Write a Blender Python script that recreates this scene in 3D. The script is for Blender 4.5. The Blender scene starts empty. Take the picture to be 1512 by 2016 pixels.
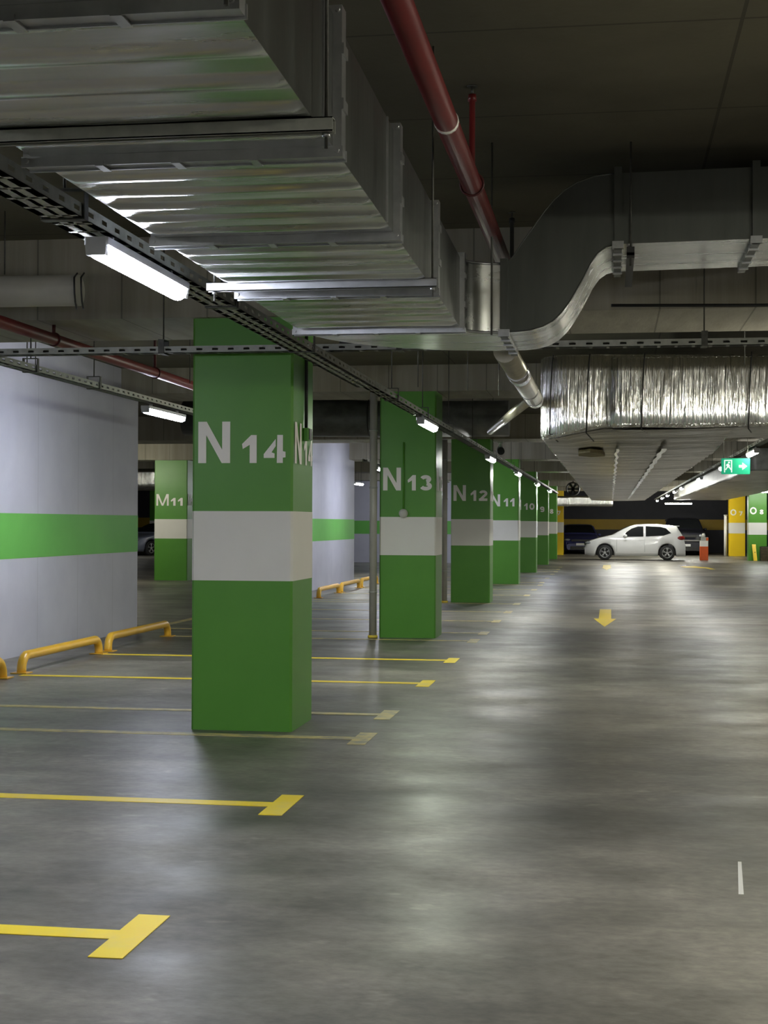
import bpy, math, random
from mathutils import Vector, Matrix
random.seed(7)
S = bpy.context.scene
C = S.collection
PI = math.pi

# ------------------------------------------------------------------ camera
FPX, HC = 2900.0, 1.45
yaw, pitch, roll = math.atan(446/FPX), math.atan(22/FPX), 0.004
fw = Vector((-math.sin(yaw)*math.cos(pitch), math.cos(yaw)*math.cos(pitch), math.sin(pitch)))
rt = Vector((math.cos(yaw), math.sin(yaw), 0))
up = rt.cross(fw)
rt, up = rt*math.cos(roll)+up*math.sin(roll), up*math.cos(roll)-rt*math.sin(roll)
cd = bpy.data.cameras.new('camera'); cam = bpy.data.objects.new('camera', cd); C.objects.link(cam)
cd.sensor_fit = 'VERTICAL'; cd.sensor_height = 36; cd.lens = FPX/2016*36; cd.clip_end = 300; cd.clip_start = .05
cam.matrix_world = Matrix(((rt.x, up.x, -fw.x, 0), (rt.y, up.y, -fw.y, 0), (rt.z, up.z, -fw.z, HC), (0, 0, 0, 1)))
S.camera = cam
# ------------------------------------------------------------------ world, view
w = bpy.data.worlds.new('world'); S.world = w; w.use_nodes = True
w.node_tree.nodes['Background'].inputs[0].default_value = (.75, .85, 1, 1)
w.node_tree.nodes['Background'].inputs[1].default_value = 0.0
S.view_settings.view_transform = 'Standard'; S.view_settings.look = 'None'
S.view_settings.gamma = 1; S.view_settings.use_curve_mapping = False
S.view_settings.exposure = 2.12
TUBE = 34.0      # emission strength of the tubes
TC = {'cool': (.82, .86, 1), 'white': (.97, .985, .94), 'warm': (1, .97, .80), 'green': (.93, 1, .84)}

# ------------------------------------------------------------------ materials
MATS = {}
def mat(name, col, rough=.5, metal=0, col2=None, nscale=3, bump=0, bscale=40, stretch=(1, 1, 1), rough2=None, contrast=(.35, .65), coat=0, spec=.5, bstretch=None, bdist=.01):
    m = bpy.data.materials.new(name); m.use_nodes = True; nt = m.node_tree; N = nt.nodes; L = nt.links
    b = N['Principled BSDF']; b.inputs['Base Color'].default_value = (*col, 1); b.inputs['Roughness'].default_value = rough
    b.inputs['Metallic'].default_value = metal; b.inputs['Specular IOR Level'].default_value = spec
    b.inputs['Coat Weight'].default_value = coat; b.inputs['Coat Roughness'].default_value = .06
    tc = N.new('ShaderNodeTexCoord')
    if col2 is not None or rough2 is not None:
        mp = N.new('ShaderNodeMapping'); mp.inputs['Scale'].default_value = stretch; L.new(tc.outputs['Object'], mp.inputs[0])
        nz = N.new('ShaderNodeTexNoise'); nz.inputs['Scale'].default_value = nscale; nz.inputs['Detail'].default_value = 6; nz.inputs['Roughness'].default_value = .6
        L.new(mp.outputs[0], nz.inputs[0])
        mr = N.new('ShaderNodeMapRange'); mr.inputs[1].default_value = contrast[0]; mr.inputs[2].default_value = contrast[1]; L.new(nz.outputs[0], mr.inputs[0])
        if col2 is not None:
            mx = N.new('ShaderNodeMix'); mx.data_type = 'RGBA'; mx.inputs[6].default_value = (*col, 1); mx.inputs[7].default_value = (*col2, 1)
            L.new(mr.outputs[0], mx.inputs[0]); L.new(mx.outputs[2], b.inputs['Base Color'])
        if rough2 is not None:
            m2 = N.new('ShaderNodeMapRange'); m2.inputs[3].default_value = rough; m2.inputs[4].default_value = rough2
            L.new(mr.outputs[0], m2.inputs[0]); L.new(m2.outputs[0], b.inputs['Roughness'])
    if bump:
        mp = N.new('ShaderNodeMapping'); mp.inputs['Scale'].default_value = bstretch or stretch; L.new(tc.outputs['Object'], mp.inputs[0])
        nz = N.new('ShaderNodeTexNoise'); nz.inputs['Scale'].default_value = bscale; nz.inputs['Detail'].default_value = 4; L.new(mp.outputs[0], nz.inputs[0])
        bp = N.new('ShaderNodeBump'); bp.inputs['Strength'].default_value = bump; bp.inputs['Distance'].default_value = bdist
        L.new(nz.outputs[0], bp.inputs['Height']); L.new(bp.outputs[0], b.inputs['Normal'])
    MATS[name] = m; return m
def emis(name, col, s):
    m = bpy.data.materials.new(name); m.use_nodes = True; b = m.node_tree.nodes['Principled BSDF']
    b.inputs['Base Color'].default_value = (.8, .8, .8, 1); b.inputs['Emission Color'].default_value = (*col, 1); b.inputs['Emission Strength'].default_value = s
    MATS[name] = m; return m

def joints(m, specs, dark=.55):
    """dark joint lines on a surface: specs = (axis, offset, spacing, halfwidth) in object space"""
    nt = m.node_tree; N = nt.nodes; L = nt.links; b = N['Principled BSDF']
    tc = N.new('ShaderNodeTexCoord'); sx = N.new('ShaderNodeSeparateXYZ'); L.new(tc.outputs['Object'], sx.inputs[0]); last = None
    for ax, off, sp, hw in specs:
        a = N.new('ShaderNodeMath'); a.operation = 'SUBTRACT'; L.new(sx.outputs['XYZ'.index(ax)], a.inputs[0]); a.inputs[1].default_value = off
        f = N.new('ShaderNodeMath'); f.operation = 'PINGPONG'; L.new(a.outputs[0], f.inputs[0]); f.inputs[1].default_value = sp/2
        g = N.new('ShaderNodeMath'); g.operation = 'LESS_THAN'; L.new(f.outputs[0], g.inputs[0]); g.inputs[1].default_value = hw
        if last is None: last = g
        else:
            k = N.new('ShaderNodeMath'); k.operation = 'MAXIMUM'; L.new(last.outputs[0], k.inputs[0]); L.new(g.outputs[0], k.inputs[1]); last = k
    src = b.inputs['Base Color'].links[0].from_socket
    mx = N.new('ShaderNodeMix'); mx.data_type = 'RGBA'; mx.blend_type = 'MULTIPLY'; L.new(src, mx.inputs[6]); mx.inputs[7].default_value = (dark, dark, dark, 1)
    L.new(last.outputs[0], mx.inputs[0]); L.new(mx.outputs[2], b.inputs['Base Color'])

def floor_mat():
    m = mat('floor', (.12, .118, .105), .4, spec=.55, bump=.05, bscale=70); nt = m.node_tree; N = nt.nodes; L = nt.links; b = N['Principled BSDF']
    tc = N.new('ShaderNodeTexCoord')
    def noise(sc, st, det, lo, hi, a, c):
        mp = N.new('ShaderNodeMapping'); mp.inputs['Scale'].default_value = st; L.new(tc.outputs['Object'], mp.inputs[0])
        nz = N.new('ShaderNodeTexNoise'); nz.inputs['Scale'].default_value = sc; nz.inputs['Detail'].default_value = det; nz.inputs['Roughness'].default_value = .62; L.new(mp.outputs[0], nz.inputs[0])
        mr = N.new('ShaderNodeMapRange'); mr.inputs[1].default_value = lo; mr.inputs[2].default_value = hi; mr.inputs[3].default_value = a; mr.inputs[4].default_value = c; L.new(nz.outputs[0], mr.inputs[0]); return mr.outputs[0]
    def mul(x, y):
        q = N.new('ShaderNodeMath'); q.operation = 'MULTIPLY'; L.new(x, q.inputs[0]); L.new(y, q.inputs[1]); return q.outputs[0]
    big = noise(.42, (.8, .7, 1), 7, .40, .60, .55, 1.45)       # worn lanes, dark tyre ground, plus lit and dim areas put into the colour
    mid = noise(2.3, (.7, 1.15, 1), 9, .36, .66, .74, 1.28)     # smeared dirt across the lane
    fine = noise(19, (.8, 1.2, 1), 8, .32, .68, .76, 1.24)
    spot = noise(5.5, (.6, 1.0, 1), 3, .64, .70, 1.0, 1.45)      # dried pale splashes
    v = mul(mul(mul(big, mid), fine), spot)
    mx = N.new('ShaderNodeMix'); mx.data_type = 'RGBA'; mx.blend_type = 'MULTIPLY'; mx.inputs[0].default_value = 1; mx.inputs[6].default_value = (.158, .146, .120, 1)
    cb = N.new('ShaderNodeCombineColor'); [L.new(v, cb.inputs[i]) for i in range(3)]; L.new(cb.outputs[0], mx.inputs[7]); L.new(mx.outputs[2], b.inputs['Base Color'])
    L.new(noise(1.4, (.7, 1.1, 1), 7, .35, .65, .32, .48), b.inputs['Roughness'])
floor_mat()
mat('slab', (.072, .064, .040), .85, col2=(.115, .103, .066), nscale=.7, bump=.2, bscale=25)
joints(MATS['slab'], [('Y', 5.95, 1.27, .008), ('X', .51, 2.44, .008)], .5)
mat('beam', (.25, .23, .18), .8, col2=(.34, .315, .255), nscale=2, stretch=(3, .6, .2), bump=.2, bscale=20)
joints(MATS['beam'], [('X', -3.4, .62, .006)], .55)
mat('wall_lav', (.50, .50, .575), .6, col2=(.56, .56, .63), nscale=1.3, bump=.06, bscale=60)
joints(MATS['wall_lav'], [('Y', 15.62, 1.25, .006)], .8)
mat('wall_green', (.13, .46, .075), .5, col2=(.15, .50, .09), nscale=1.2)
mat('wall_dark', (.035, .037, .052), .6, col2=(.05, .05, .065), nscale=1)
mat('wall_yellow', (.52, .34, .01), .5, col2=(.45, .28, .01), nscale=1.2)
mat('green', (.085, .285, .030), .38, col2=(.105, .325, .038), nscale=.9, bump=.03, bscale=30, spec=.45)
mat('yellow_col', (.92, .64, .012), .4, col2=(.88, .60, .012), nscale=1)
mat('white', (.78, .765, .71), .4, col2=(.83, .82, .77), nscale=1)
mat('letter', (.93, .91, .85), .5, col2=(.95, .93, .88), nscale=3)
mat('line', (.90, .68, .03), .42, col2=(.75, .62, .20), nscale=4, contrast=(.5, .78))
mat('line_worn', (.74, .62, .24), .5, col2=(.38, .36, .27), nscale=7, contrast=(.42, .68))
mat('stop', (.80, .46, .035), .3, col2=(.72, .42, .05), nscale=5)
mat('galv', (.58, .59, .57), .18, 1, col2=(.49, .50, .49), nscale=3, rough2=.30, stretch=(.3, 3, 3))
mat('galv_shaded', (.125, .132, .125), .34, 1, col2=(.10, .106, .10), nscale=3, rough2=.44, stretch=(2, 2, .3))  # same galvanised sheet, darkened to stand for weak light on the duct sides
mat('galv_edge', (.46, .47, .48), .35, 1, col2=(.36, .37, .38), nscale=12)
mat('galv_dull', (.42, .43, .39), .5, .2, col2=(.33, .34, .31), nscale=20)
mat('foil', (.90, .90, .88), .13, 1, col2=(.62, .62, .60), nscale=4, stretch=(2.5, 2.5, .3), rough2=.24, bump=1.0, bscale=9, bstretch=(5, 5, .22), bdist=.03)
mat('foil_bottom', (.85, .83, .79), .28, 1, col2=(.42, .41, .39), nscale=3, stretch=(.25, 4, 1), rough2=.42, bump=1.0, bscale=5, bstretch=(.3, 4, 1), bdist=.035)
mat('tape', (.85, .85, .85), .2, 1, col2=(.7, .7, .7), nscale=12, bump=.5, bscale=30)
mat('red', (.16, .013, .013), .42, col2=(.13, .012, .013), nscale=6)
mat('darkred', (.08, .008, .008), .5, col2=(.05, .008, .008), nscale=6)
mat('black', (.012, .012, .012), .5, col2=(.02, .02, .02), nscale=10)
mat('rod', (.06, .06, .055), .5, .6, col2=(.09, .09, .08), nscale=30)
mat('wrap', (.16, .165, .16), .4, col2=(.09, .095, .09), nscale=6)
mat('pvc', (.42, .41, .36), .35, col2=(.36, .35, .31), nscale=4)
mat('beige_steel', (.50, .47, .38), .3, .6, col2=(.40, .38, .30), nscale=5)
mat('housing', (.55, .56, .6), .4, col2=(.5, .5, .54), nscale=5)
for k, v in TC.items(): emis('tube_'+k, v, TUBE)
mat('car_white', (.88, .88, .88), .25, col2=(.86, .86, .86), nscale=2, coat=1)
mat('car_blue', (.05, .055, .19), .3, col2=(.045, .05, .16), nscale=2, coat=1)
mat('car_black', (.02, .021, .03), .3, col2=(.018, .018, .026), nscale=2, coat=1)
mat('car_silver', (.30, .33, .44), .3, .3, col2=(.28, .30, .40), nscale=2, coat=1)
mat('glass', (.012, .014, .016), .08, col2=(.016, .018, .02), nscale=2, coat=1)
mat('tyre', (.02, .02, .02), .7, col2=(.03, .03, .03), nscale=10)
mat('alloy', (.55, .55, .56), .3, .8, col2=(.45, .45, .46), nscale=6)
mat('chrome', (.6, .6, .62), .2, 1, col2=(.5, .5, .52), nscale=6)
mat('lamp_clear', (.55, .58, .62), .1, .4, col2=(.4, .43, .46), nscale=20)
mat('lamp_red', (.35, .01, .01), .2, col2=(.25, .01, .01), nscale=10, coat=1)
mat('plate', (.6, .6, .6), .5, col2=(.55, .55, .55), nscale=6)
mat('orange', (.70, .11, .02), .5, col2=(.62, .10, .02), nscale=4)
mat('grille_brown', (.16, .12, .06), .6, col2=(.08, .06, .03), nscale=8)
mat('patch', (.34, .29, .15), .7, col2=(.2, .17, .09), nscale=9)
for k_, c_, e_ in (('exit_green', (.0, .42, .22), .10), ('exit_white', (.75, .95, .85), .16)):
    emis(k_, c_, e_).node_tree.nodes['Principled BSDF'].inputs['Base Color'].default_value = (*[q*.5 for q in c_], 1)
mat('sensor', (.6, .6, .56), .4, col2=(.55, .55, .5), nscale=5)

# ------------------------------------------------------------------ mesh builder
class MB:
    def __init__(s): s.v = []; s.f = []; s.sm = []
    def add(s, vs, fs, smooth=False):
        o = len(s.v); s.v += [tuple(v) for v in vs]; s.f += [tuple(i+o for i in f) for f in fs]; s.sm += [smooth]*len(fs); return s
    def box(s, x0, x1, y0, y1, z0, z1):
        return s.add([(x0,y0,z0),(x1,y0,z0),(x1,y1,z0),(x0,y1,z0),(x0,y0,z1),(x1,y0,z1),(x1,y1,z1),(x0,y1,z1)],
                     [(0,3,2,1),(4,5,6,7),(0,1,5,4),(1,2,6,5),(2,3,7,6),(3,0,4,7)])
    def cbox(s, x0, x1, y0, y1, z0, z1, c=.01):
        """box with chamfered vertical edges"""
        pts = [(x0+c,y0),(x1-c,y0),(x1,y0+c),(x1,y1-c),(x1-c,y1),(x0+c,y1),(x0,y1-c),(x0,y0+c)]
        return s.prism(pts, z0, z1)
    def prism(s, pts, z0, z1, axis='Z'):
        n = len(pts)
        def q(p, t): return {'Z': (p[0], p[1], t), 'Y': (p[0], t, p[1]), 'X': (t, p[0], p[1])}[axis]
        vs = [q(p, z0) for p in pts]+[q(p, z1) for p in pts]
        return s.add(vs, [tuple(range(n))[::-1], tuple(range(n, 2*n))]+[(i, (i+1) % n, n+(i+1) % n, n+i) for i in range(n)])
    def tube(s, pts, r, n=12, caps=True):
        """swept round tube through points; r a number or a list"""
        P = [Vector(p) for p in pts]; R = r if isinstance(r, (list, tuple)) else [r]*len(P)
        vs = []; ref = None
        for i, p in enumerate(P):
            t = ((P[min(i+1, len(P)-1)]-P[i]).normalized()+(P[i]-P[max(i-1, 0)]).normalized()).normalized()
            if ref is None: ref = Vector((0, 0, 1)) if abs(t.z) < .9 else Vector((1, 0, 0))
            a = t.cross(ref).normalized(); b = a.cross(t).normalized(); ref = b
            for k in range(n):
                an = 2*PI*k/n; vs.append(p+(a*math.cos(an)+b*math.sin(an))*R[i])
        fs = [(i*n+k, i*n+(k+1) % n, (i+1)*n+(k+1) % n, (i+1)*n+k) for i in range(len(P)-1) for k in range(n)]
        s.add(vs, fs, True)
        if caps:
            o = len(s.v)-len(vs); s.f += [tuple(o+k for k in range(n))[::-1], tuple(o+(len(P)-1)*n+k for k in range(n))]; s.sm += [False, False]
        return s
    def torus(s, c, R, r, axis='Y', n=20, m=8, a0=0, a1=2*PI):
        pts = []; full = abs(a1-a0-2*PI) < 1e-6
        for i in range(n+1):
            a = a0+(a1-a0)*i/n; u, v = R*math.cos(a), R*math.sin(a)
            pts.append({'Y': (c[0]+u, c[1], c[2]+v), 'X': (c[0], c[1]+u, c[2]+v), 'Z': (c[0]+u, c[1]+v, c[2])}[axis])
        return s.tube(pts, r, m, not full)
    def ball(s, c, rx, ry, rz, n=14, m=8):
        vs = []; fs = []
        for i in range(m+1):
            th = PI*i/m
            for k in range(n): ph = 2*PI*k/n; vs.append((c[0]+rx*math.sin(th)*math.cos(ph), c[1]+ry*math.sin(th)*math.sin(ph), c[2]+rz*math.cos(th)))
        for i in range(m):
            for k in range(n): fs.append((i*n+k, (i+1)*n+k, (i+1)*n+(k+1) % n, i*n+(k+1) % n))
        return s.add(vs, fs, True)
    def build(s, name, m, parent=None, label=None):
        me = bpy.data.meshes.new(name); me.from_pydata(s.v, [], s.f); me.update()
        me.materials.append(MATS[m] if isinstance(m, str) else m)
        me.polygons.foreach_set('use_smooth', s.sm)
        o = bpy.data.objects.new(name, me); C.objects.link(o)
        if parent: o.parent = parent
        if label: o['label'] = label
        return o
def tag(o, label, cat, group=None, kind=None):
    o['label'] = label; o['category'] = cat
    if group: o['group'] = group
    if kind: o['kind'] = kind
    return o
def thing(name, label, cat, loc=(0, 0, 0), rz=0, group=None):
    o = bpy.data.objects.new(name, None); o.empty_display_size = .2; C.objects.link(o)
    o.location = loc; o.rotation_euler = (0, 0, rz); return tag(o, label, cat, group)
def struct(name, mb, m):
    o = mb.build(name, m); o['kind'] = 'structure'; return o

# ------------------------------------------------------------------ setting
X0, X1, Y0, Y1, H = -31, 15, -7, 77, 3.45
struct('floor', MB().box(X0, X1, Y0, Y1, -.2, 0), 'floor')
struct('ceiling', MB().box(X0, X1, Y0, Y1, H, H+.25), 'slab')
def striped_wall(name, x0, x1, y0, y1, base, stripe, za, zb, side):
    """wall box with a painted stripe let into the face"""
    w = struct(name, MB().box(x0, x1, y0, y1, 0, H), base)
    e = .003; m = MB().box(x0-e, x1+e, y0-e, y1+e, za, zb)
    m.build('painted_stripe', stripe, w); return w
striped_wall('wall_left', -6.62, -6.3, -6.99, 19.12, 'wall_lav', 'wall_green', 1.055, 1.54, 1)
striped_wall('wall_left_middle', -6.62, -6.3, 27.2, 36.1, 'wall_lav', 'wall_green', 1.055, 1.54, 1)
striped_wall('wall_left_far', -13.5, -5.0, 53.7, 54.0, 'wall_lav', 'wall_green', 1.055, 1.54, 1)
struct('wall_left_outer', MB().box(X0-.2, X0, Y0, Y1, 0, H), 'wall_lav')
struct('wall_right', MB().box(X1, X1+.2, Y0, Y1, 0, H), 'wall_lav')
struct('wall_front', MB().box(X0, X1, Y0-.2, Y0, 0, H), 'wall_lav')
striped_wall('wall_back', X0, X1, 77, 77.2, 'wall_dark', 'wall_yellow', 1.17, 1.70, 1)
# beams over each column line
for k in range(-1, 8):
    yb = 10+8.48*k; zb = 2.88 if k <= 0 else (3.12 if k == 1 else 3.0)
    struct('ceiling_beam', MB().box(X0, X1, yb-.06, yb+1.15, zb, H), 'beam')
# ------------------------------------------------------------------ columns
def ribbon(m, pts, t, y=-.006, closed=False):
    """flat stroke of width t along points in XZ"""
    P = [Vector(p) for p in pts]; n = len(P); lf = []; rg = []
    for i in range(n):
        d0 = (P[i]-P[i-1]).normalized() if (i or closed) else None; d1 = (P[(i+1) % n]-P[i]).normalized() if (i < n-1 or closed) else None
        d0 = d0 or d1; d1 = d1 or d0; d = (d0+d1).normalized(); nn = Vector((-d.y, d.x)); k = min(1.8, 1/max(.3, nn.dot(Vector((-d0.y, d0.x)))))
        lf.append(P[i]+nn*t/2*k); rg.append(P[i]-nn*t/2*k)
    vs = [(p.x, y, p.y) for p in lf]+[(p.x, y, p.y) for p in rg]; r = n if closed else n-1
    m.add(vs, [(i, n+i, n+(i+1) % n, (i+1) % n) for i in range(r)])
def poly2(m, pts, y=-.006): m.add([(x, y, z) for x, z in pts], [tuple(range(len(pts)))])
def ell(cx, cz, rx, rz, a0, a1, n=14): return [(cx+rx*math.cos(math.radians(a0+(a1-a0)*i/n)), cz+rz*math.sin(math.radians(a0+(a1-a0)*i/n))) for i in range(n+1)]
def glyph(m, ch, x, z, w, h):
    """bold stencil character in a w x h box"""
    t = h*(.20 if ch in 'NMO' else .24)
    def M(pts): return [(x+p[0]*w, z+p[1]*h) for p in pts]
    tx, tz = t/w, t/h
    if ch == 'N':
        poly2(m, M([(0, 0), (tx, 0), (tx, 1), (0, 1)])); poly2(m, M([(1-tx, 0), (1, 0), (1, 1), (1-tx, 1)])); poly2(m, M([(.02, 1), (tx*1.05, 1), (.98, 0), (1-tx*1.05, 0)]), -.0063)
    elif ch == 'M':
        tx *= .8
        poly2(m, M([(0, 0), (tx, 0), (tx, 1), (0, 1)])); poly2(m, M([(1-tx, 0), (1, 0), (1, 1), (1-tx, 1)]))
        poly2(m, M([(.02, 1), (tx*1.3, 1), (.5+tx*.45, 0), (.5-tx*.45, 0)]), -.0063); poly2(m, M([(.98, 1), (1-tx*1.3, 1), (.5-tx*.45, 0), (.5+tx*.45, 0)]), -.0066)
    elif ch in 'O0': ribbon(m, [(x+w/2+(w/2-t/2)*math.cos(a), z+h/2+(h/2-t/2)*math.sin(a)) for a in [2*PI*i/28 for i in range(28)]], t, closed=True)
    elif ch == '1': poly2(m, M([(.52, 0), (1, 0), (1, 1), (.62, 1), (.52, .92)])); poly2(m, M([(.62, 1), (.0, .68), (.05, .5), (.55, .66)]), -.0063)
    elif ch == '4':
        poly2(m, M([(0, .18), (.50, .18), (.50, .34), (.36, .38), (.55, .6), (.55, .86), (0, .32)]))
        poly2(m, M([(.6, 0), (.88, 0), (.88, .19), (1, .2), (1, .4), (.88, .42), (.88, 1), (.62, 1)]))
    elif ch == '2':
        e = ell(.5, .70, .5-tx/2, .3-tz/2, 170, -40); ribbon(m, M(e+[(tx/2+.02, tz/2)]), t); poly2(m, M([(0, 0), (1, 0), (1, tz), (0, tz)]), -.0063)
    elif ch == '3':
        ribbon(m, M(ell(.48, .735, .46-tx/2, .265-tz/2, 165, -80)), t); ribbon(m, M(ell(.5, .28, .5-tx/2, .28-tz/2, 80, -165)), t, -.0063)
    elif ch in '96':
        f = (lambda P_: P_) if ch == '9' else (lambda P_: [(1-a, 1-b) for a, b in P_])
        ribbon(m, M(f(ell(.5, .68, .5-tx/2, .32-tz/2, 0, 345, 20))), t); ribbon(m, M(f([(1-tx/2, .68)]+ell(.5, .32, .5-tx/2, .32-tz/2, 0, -150))), t, -.0063)
    elif ch == '8':
        ribbon(m, [(x+w/2+(w*.46-t/2)*math.cos(a), z+h*.745+(h*.255-t/2)*math.sin(a)) for a in [2*PI*i/20 for i in range(20)]], t*.9, closed=True)
        ribbon(m, [(x+w/2+(w/2-t/2)*math.cos(a), z+h*.28+(h*.28-t/2)*math.sin(a)) for a in [2*PI*i/20 for i in range(20)]], t*.9, -.0063, closed=True)
    elif ch == '7': poly2(m, M([(0, 1-tz), (1, 1-tz), (1, 1), (0, 1)])); poly2(m, M([(.2, 0), (.55, 0), (1, 1-tz), (.68, 1-tz)]), -.0063)
def number_mesh(letter, num, W):
    """letter big, digits small, from the left edge of a face W wide"""
    m = MB(); k = W/.72; wl = {'N': .23, 'M': .27, 'O': .27}[letter]*k
    glyph(m, letter, .045*k, 1.865, wl, .29)
    x = .36*k if len(num) > 1 else .43*k
    for ch in num:
        wd = (.105 if ch == '1' else .155)*k; glyph(m, ch, x, 1.865, wd, .195); x += wd+.05*k
    return m
def column(x0, y0, letter, num, label, body='green', top=H, W=.72, D=.70):
    t = thing('concrete_column', label, 'column', (x0, y0, 0), group='numbered parking columns')
    m = MB(); m.cbox(0, W, 0, D, 0, 1.045, .016); m.cbox(0, W, 0, D, 1.53, top, .016)
    m.build('shaft', body, t)
    MB().cbox(-.002, W+.002, -.002, D+.002, 1.045, 1.53, .017).build('white_band', 'white', t, 'matt white painted band')
    if letter:
        number_mesh(letter, num, W).build('column_number', 'letter', t, 'pale stencilled %s %s' % (letter, num))
        s = number_mesh(letter, num, D)
        s.v = [(W-v[1], v[0], v[2]) for v in s.v]
        s.build('column_number', 'letter', t, 'pale stencilled %s %s seen edge on' % (letter, num))
    return t
pos = ['nearest and largest green column, marked N 14, right beside the yellow floor line',
       'green column marked N 13 with a pale drain pipe along its left edge',
       'darker green column marked N 12, just behind the one marked N 13',
       'green column marked N 11, behind the one marked N 12',
       'green column marked N 10, fifth back in the row along the aisle',
       'green column marked N 9, sixth back in the row along the aisle',
       'farthest green column of the left aisle row, beside the yellow column']
for k in range(7):
    column(-2.9, 10+8.48*k, 'N', str(14-k), pos[k], top={0: 2.88, 1: 3.12}.get(k, 3.0))
column(-2.9, 69.36, 'N', '7', 'yellow column with white band at the far left end of the aisle', 'yellow_col', 3.0)
column(5.5, 52.4, 'O', '9', 'green column at the right edge of the picture, in front of the one marked O 8', top=3.0)
column(5.5, 60.88, 'O', '8', 'green column marked O 8 on the far right with a yellow board leaning at its foot', top=3.0)
column(5.4, 69.36, 'O', '7', 'yellow column with white band at the far right, behind the orange post', 'yellow_col', 3.0)
column(-11.28, 35.55, 'M', '11', 'green column marked M 11, seen through the gap beyond the lavender wall', top=3.0, W=.85)
column(-22.25, 69.36, None, None, 'distant unmarked green column behind the silver blue car on the left', top=3.0)
# ------------------------------------------------------------------ floor markings
ys = [(4.98, 0), (7.41, 0), (9.78, 1), (11.02, 1), (13.24, 0), (15.52, 0), (18.15, 1), (19.45, 1), (21.85, 1), (24.2, 1), (26.66, 1), (29.9, 1), (32.5, 1), (34.96, 1), (36.4, 1), (39.4, 1), (42.6, 1), (44.9, 1), (47.3, 1), (49.7, 1)]
nm = ['nearest yellow bay line with a wide end bar, lower left of the picture', 'second nearest yellow bay line with an end bar, in front of the N 14 column',
      'worn yellow bay line running along the foot of the N 14 column', 'faded yellow bay line just behind the N 14 column', 'bright yellow bay line crossing behind the N 14 column, nearer of two',
      'bright yellow bay line crossing behind the N 14 column, farther of two', 'worn yellow line along the foot of the N 13 column', 'faint bay line just behind the N 13 column',
      'bay line with pale orange end bar midway between N 13 and N 12', 'bay line with pale orange end bar just before the N 12 column', 'thin yellow line at the foot of the N 12 column']
for i, (y, wn) in enumerate(ys):
    hw = .055; t0 = -1.65+random.uniform(-.02, .02); m = MB()
    x0 = -5.5 if y < 19 or y > 27 else -6.2
    if y < 12: x0 = -6.0
    m.prism([(x0, y-hw), (t0-.06, y-hw), (t0-.06, y-.27), (t0+.06, y-.27), (t0+.06, y+.27), (t0-.06, y+.27), (t0-.06, y+hw), (x0, y+hw)], 0.0005, .003)
    lab = nm[i] if i < len(nm) else 'far faint bay line, one of the pale end marks stepping away beside the aisle'
    tag(m.build('bay_line', 'line_worn' if wn else 'line'), lab, 'floor marking', 'yellow bay lines')
tag(MB().box(-6.28, -6.16, 19.3, 27.0, .0005, .003).build('bay_line', 'line_worn'), 'yellow floor line running away past the end of the lavender wall', 'floor marking')
tag(MB().box(-5.9, -3.0, 27.3, 27.4, .0005, .003).build('bay_line', 'line_worn'), 'pale cross line at the start of the white wall behind N 14', 'floor marking')
def arrow(y0, y1, xc, label, hw=.16, sw=.07):
    yh = y0+(y1-y0)*.42
    m = MB().prism([(xc, y0), (xc+hw, yh), (xc+sw, yh), (xc+sw, y1), (xc-sw, y1), (xc-sw, yh), (xc-hw, yh)], .0005, .003)
    tag(m.build('floor_arrow', 'line'), label, 'floor marking')
arrow(21.0, 25.3, -.08, 'yellow arrow on the floor pointing at the camera in mid aisle', .17, .095)
arrow(47.2, 52.6, -.12, 'small yellow arrow on the floor in front of the white car', .17, .13)
m = MB().prism([(2.5, 50.4), (3.1, 49.7), (3.2, 48.6), (3.35, 48.6), (3.25, 50.6), (3.0, 51.6), (2.9, 52.4), (2.35, 51.4)], .0005, .003)
tag(m.build('floor_arrow', 'line'), 'curved yellow turn arrow on the floor right of the white car', 'floor marking')
m = MB().prism([(.50, 5.93), (.52, 5.93), (.56, 6.5), (.545, 6.5)], .0003, .002)
tag(m.build('paint_scuff', 'white'), 'short white scuff of paint on the floor at lower right', 'floor marking')
# ------------------------------------------------------------------ wheel stops
def stop(ya, yb, label, x=-5.56, h=.165, r=.045):
    t = thing('wheel_stop', label, 'wheel stop', (x, ya, 0), group='yellow tubular wheel stops')
    L = yb-ya; pts = [(0, 0, .008)]
    for a in range(0, 91, 15): pts.append((0, .13-.13*math.cos(math.radians(a)), h-.13+.13*math.sin(math.radians(a))))
    for a in range(90, -1, -15): pts.append((0, L-.13+.13*math.cos(math.radians(a)), h-.13+.13*math.sin(math.radians(a))))
    pts.append((0, L, .008))
    MB().tube(pts, r, 14).build('bent_tube', 'stop', t)
    for y in (0, L): MB().box(-.08, .08, y-.08, y+.08, .003, .012).build('base_plate', 'stop', t)
stop(10.75, 12.95, 'yellow tube wheel stop cut by the left edge of the picture')
stop(13.4, 15.55, 'long yellow tube wheel stop in the middle along the lavender wall')
stop(15.85, 18.1, 'yellow tube wheel stop by the far corner of the lavender wall')
stop(27.9, 30.0, 'yellow tube wheel stop by the white wall, nearest the N 14 column')
stop(30.3, 32.5, 'yellow tube wheel stop by the white wall behind the drain pipe, nearer one')
stop(32.8, 35.0, 'yellow tube wheel stop at the far corner of the white wall')
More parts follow.
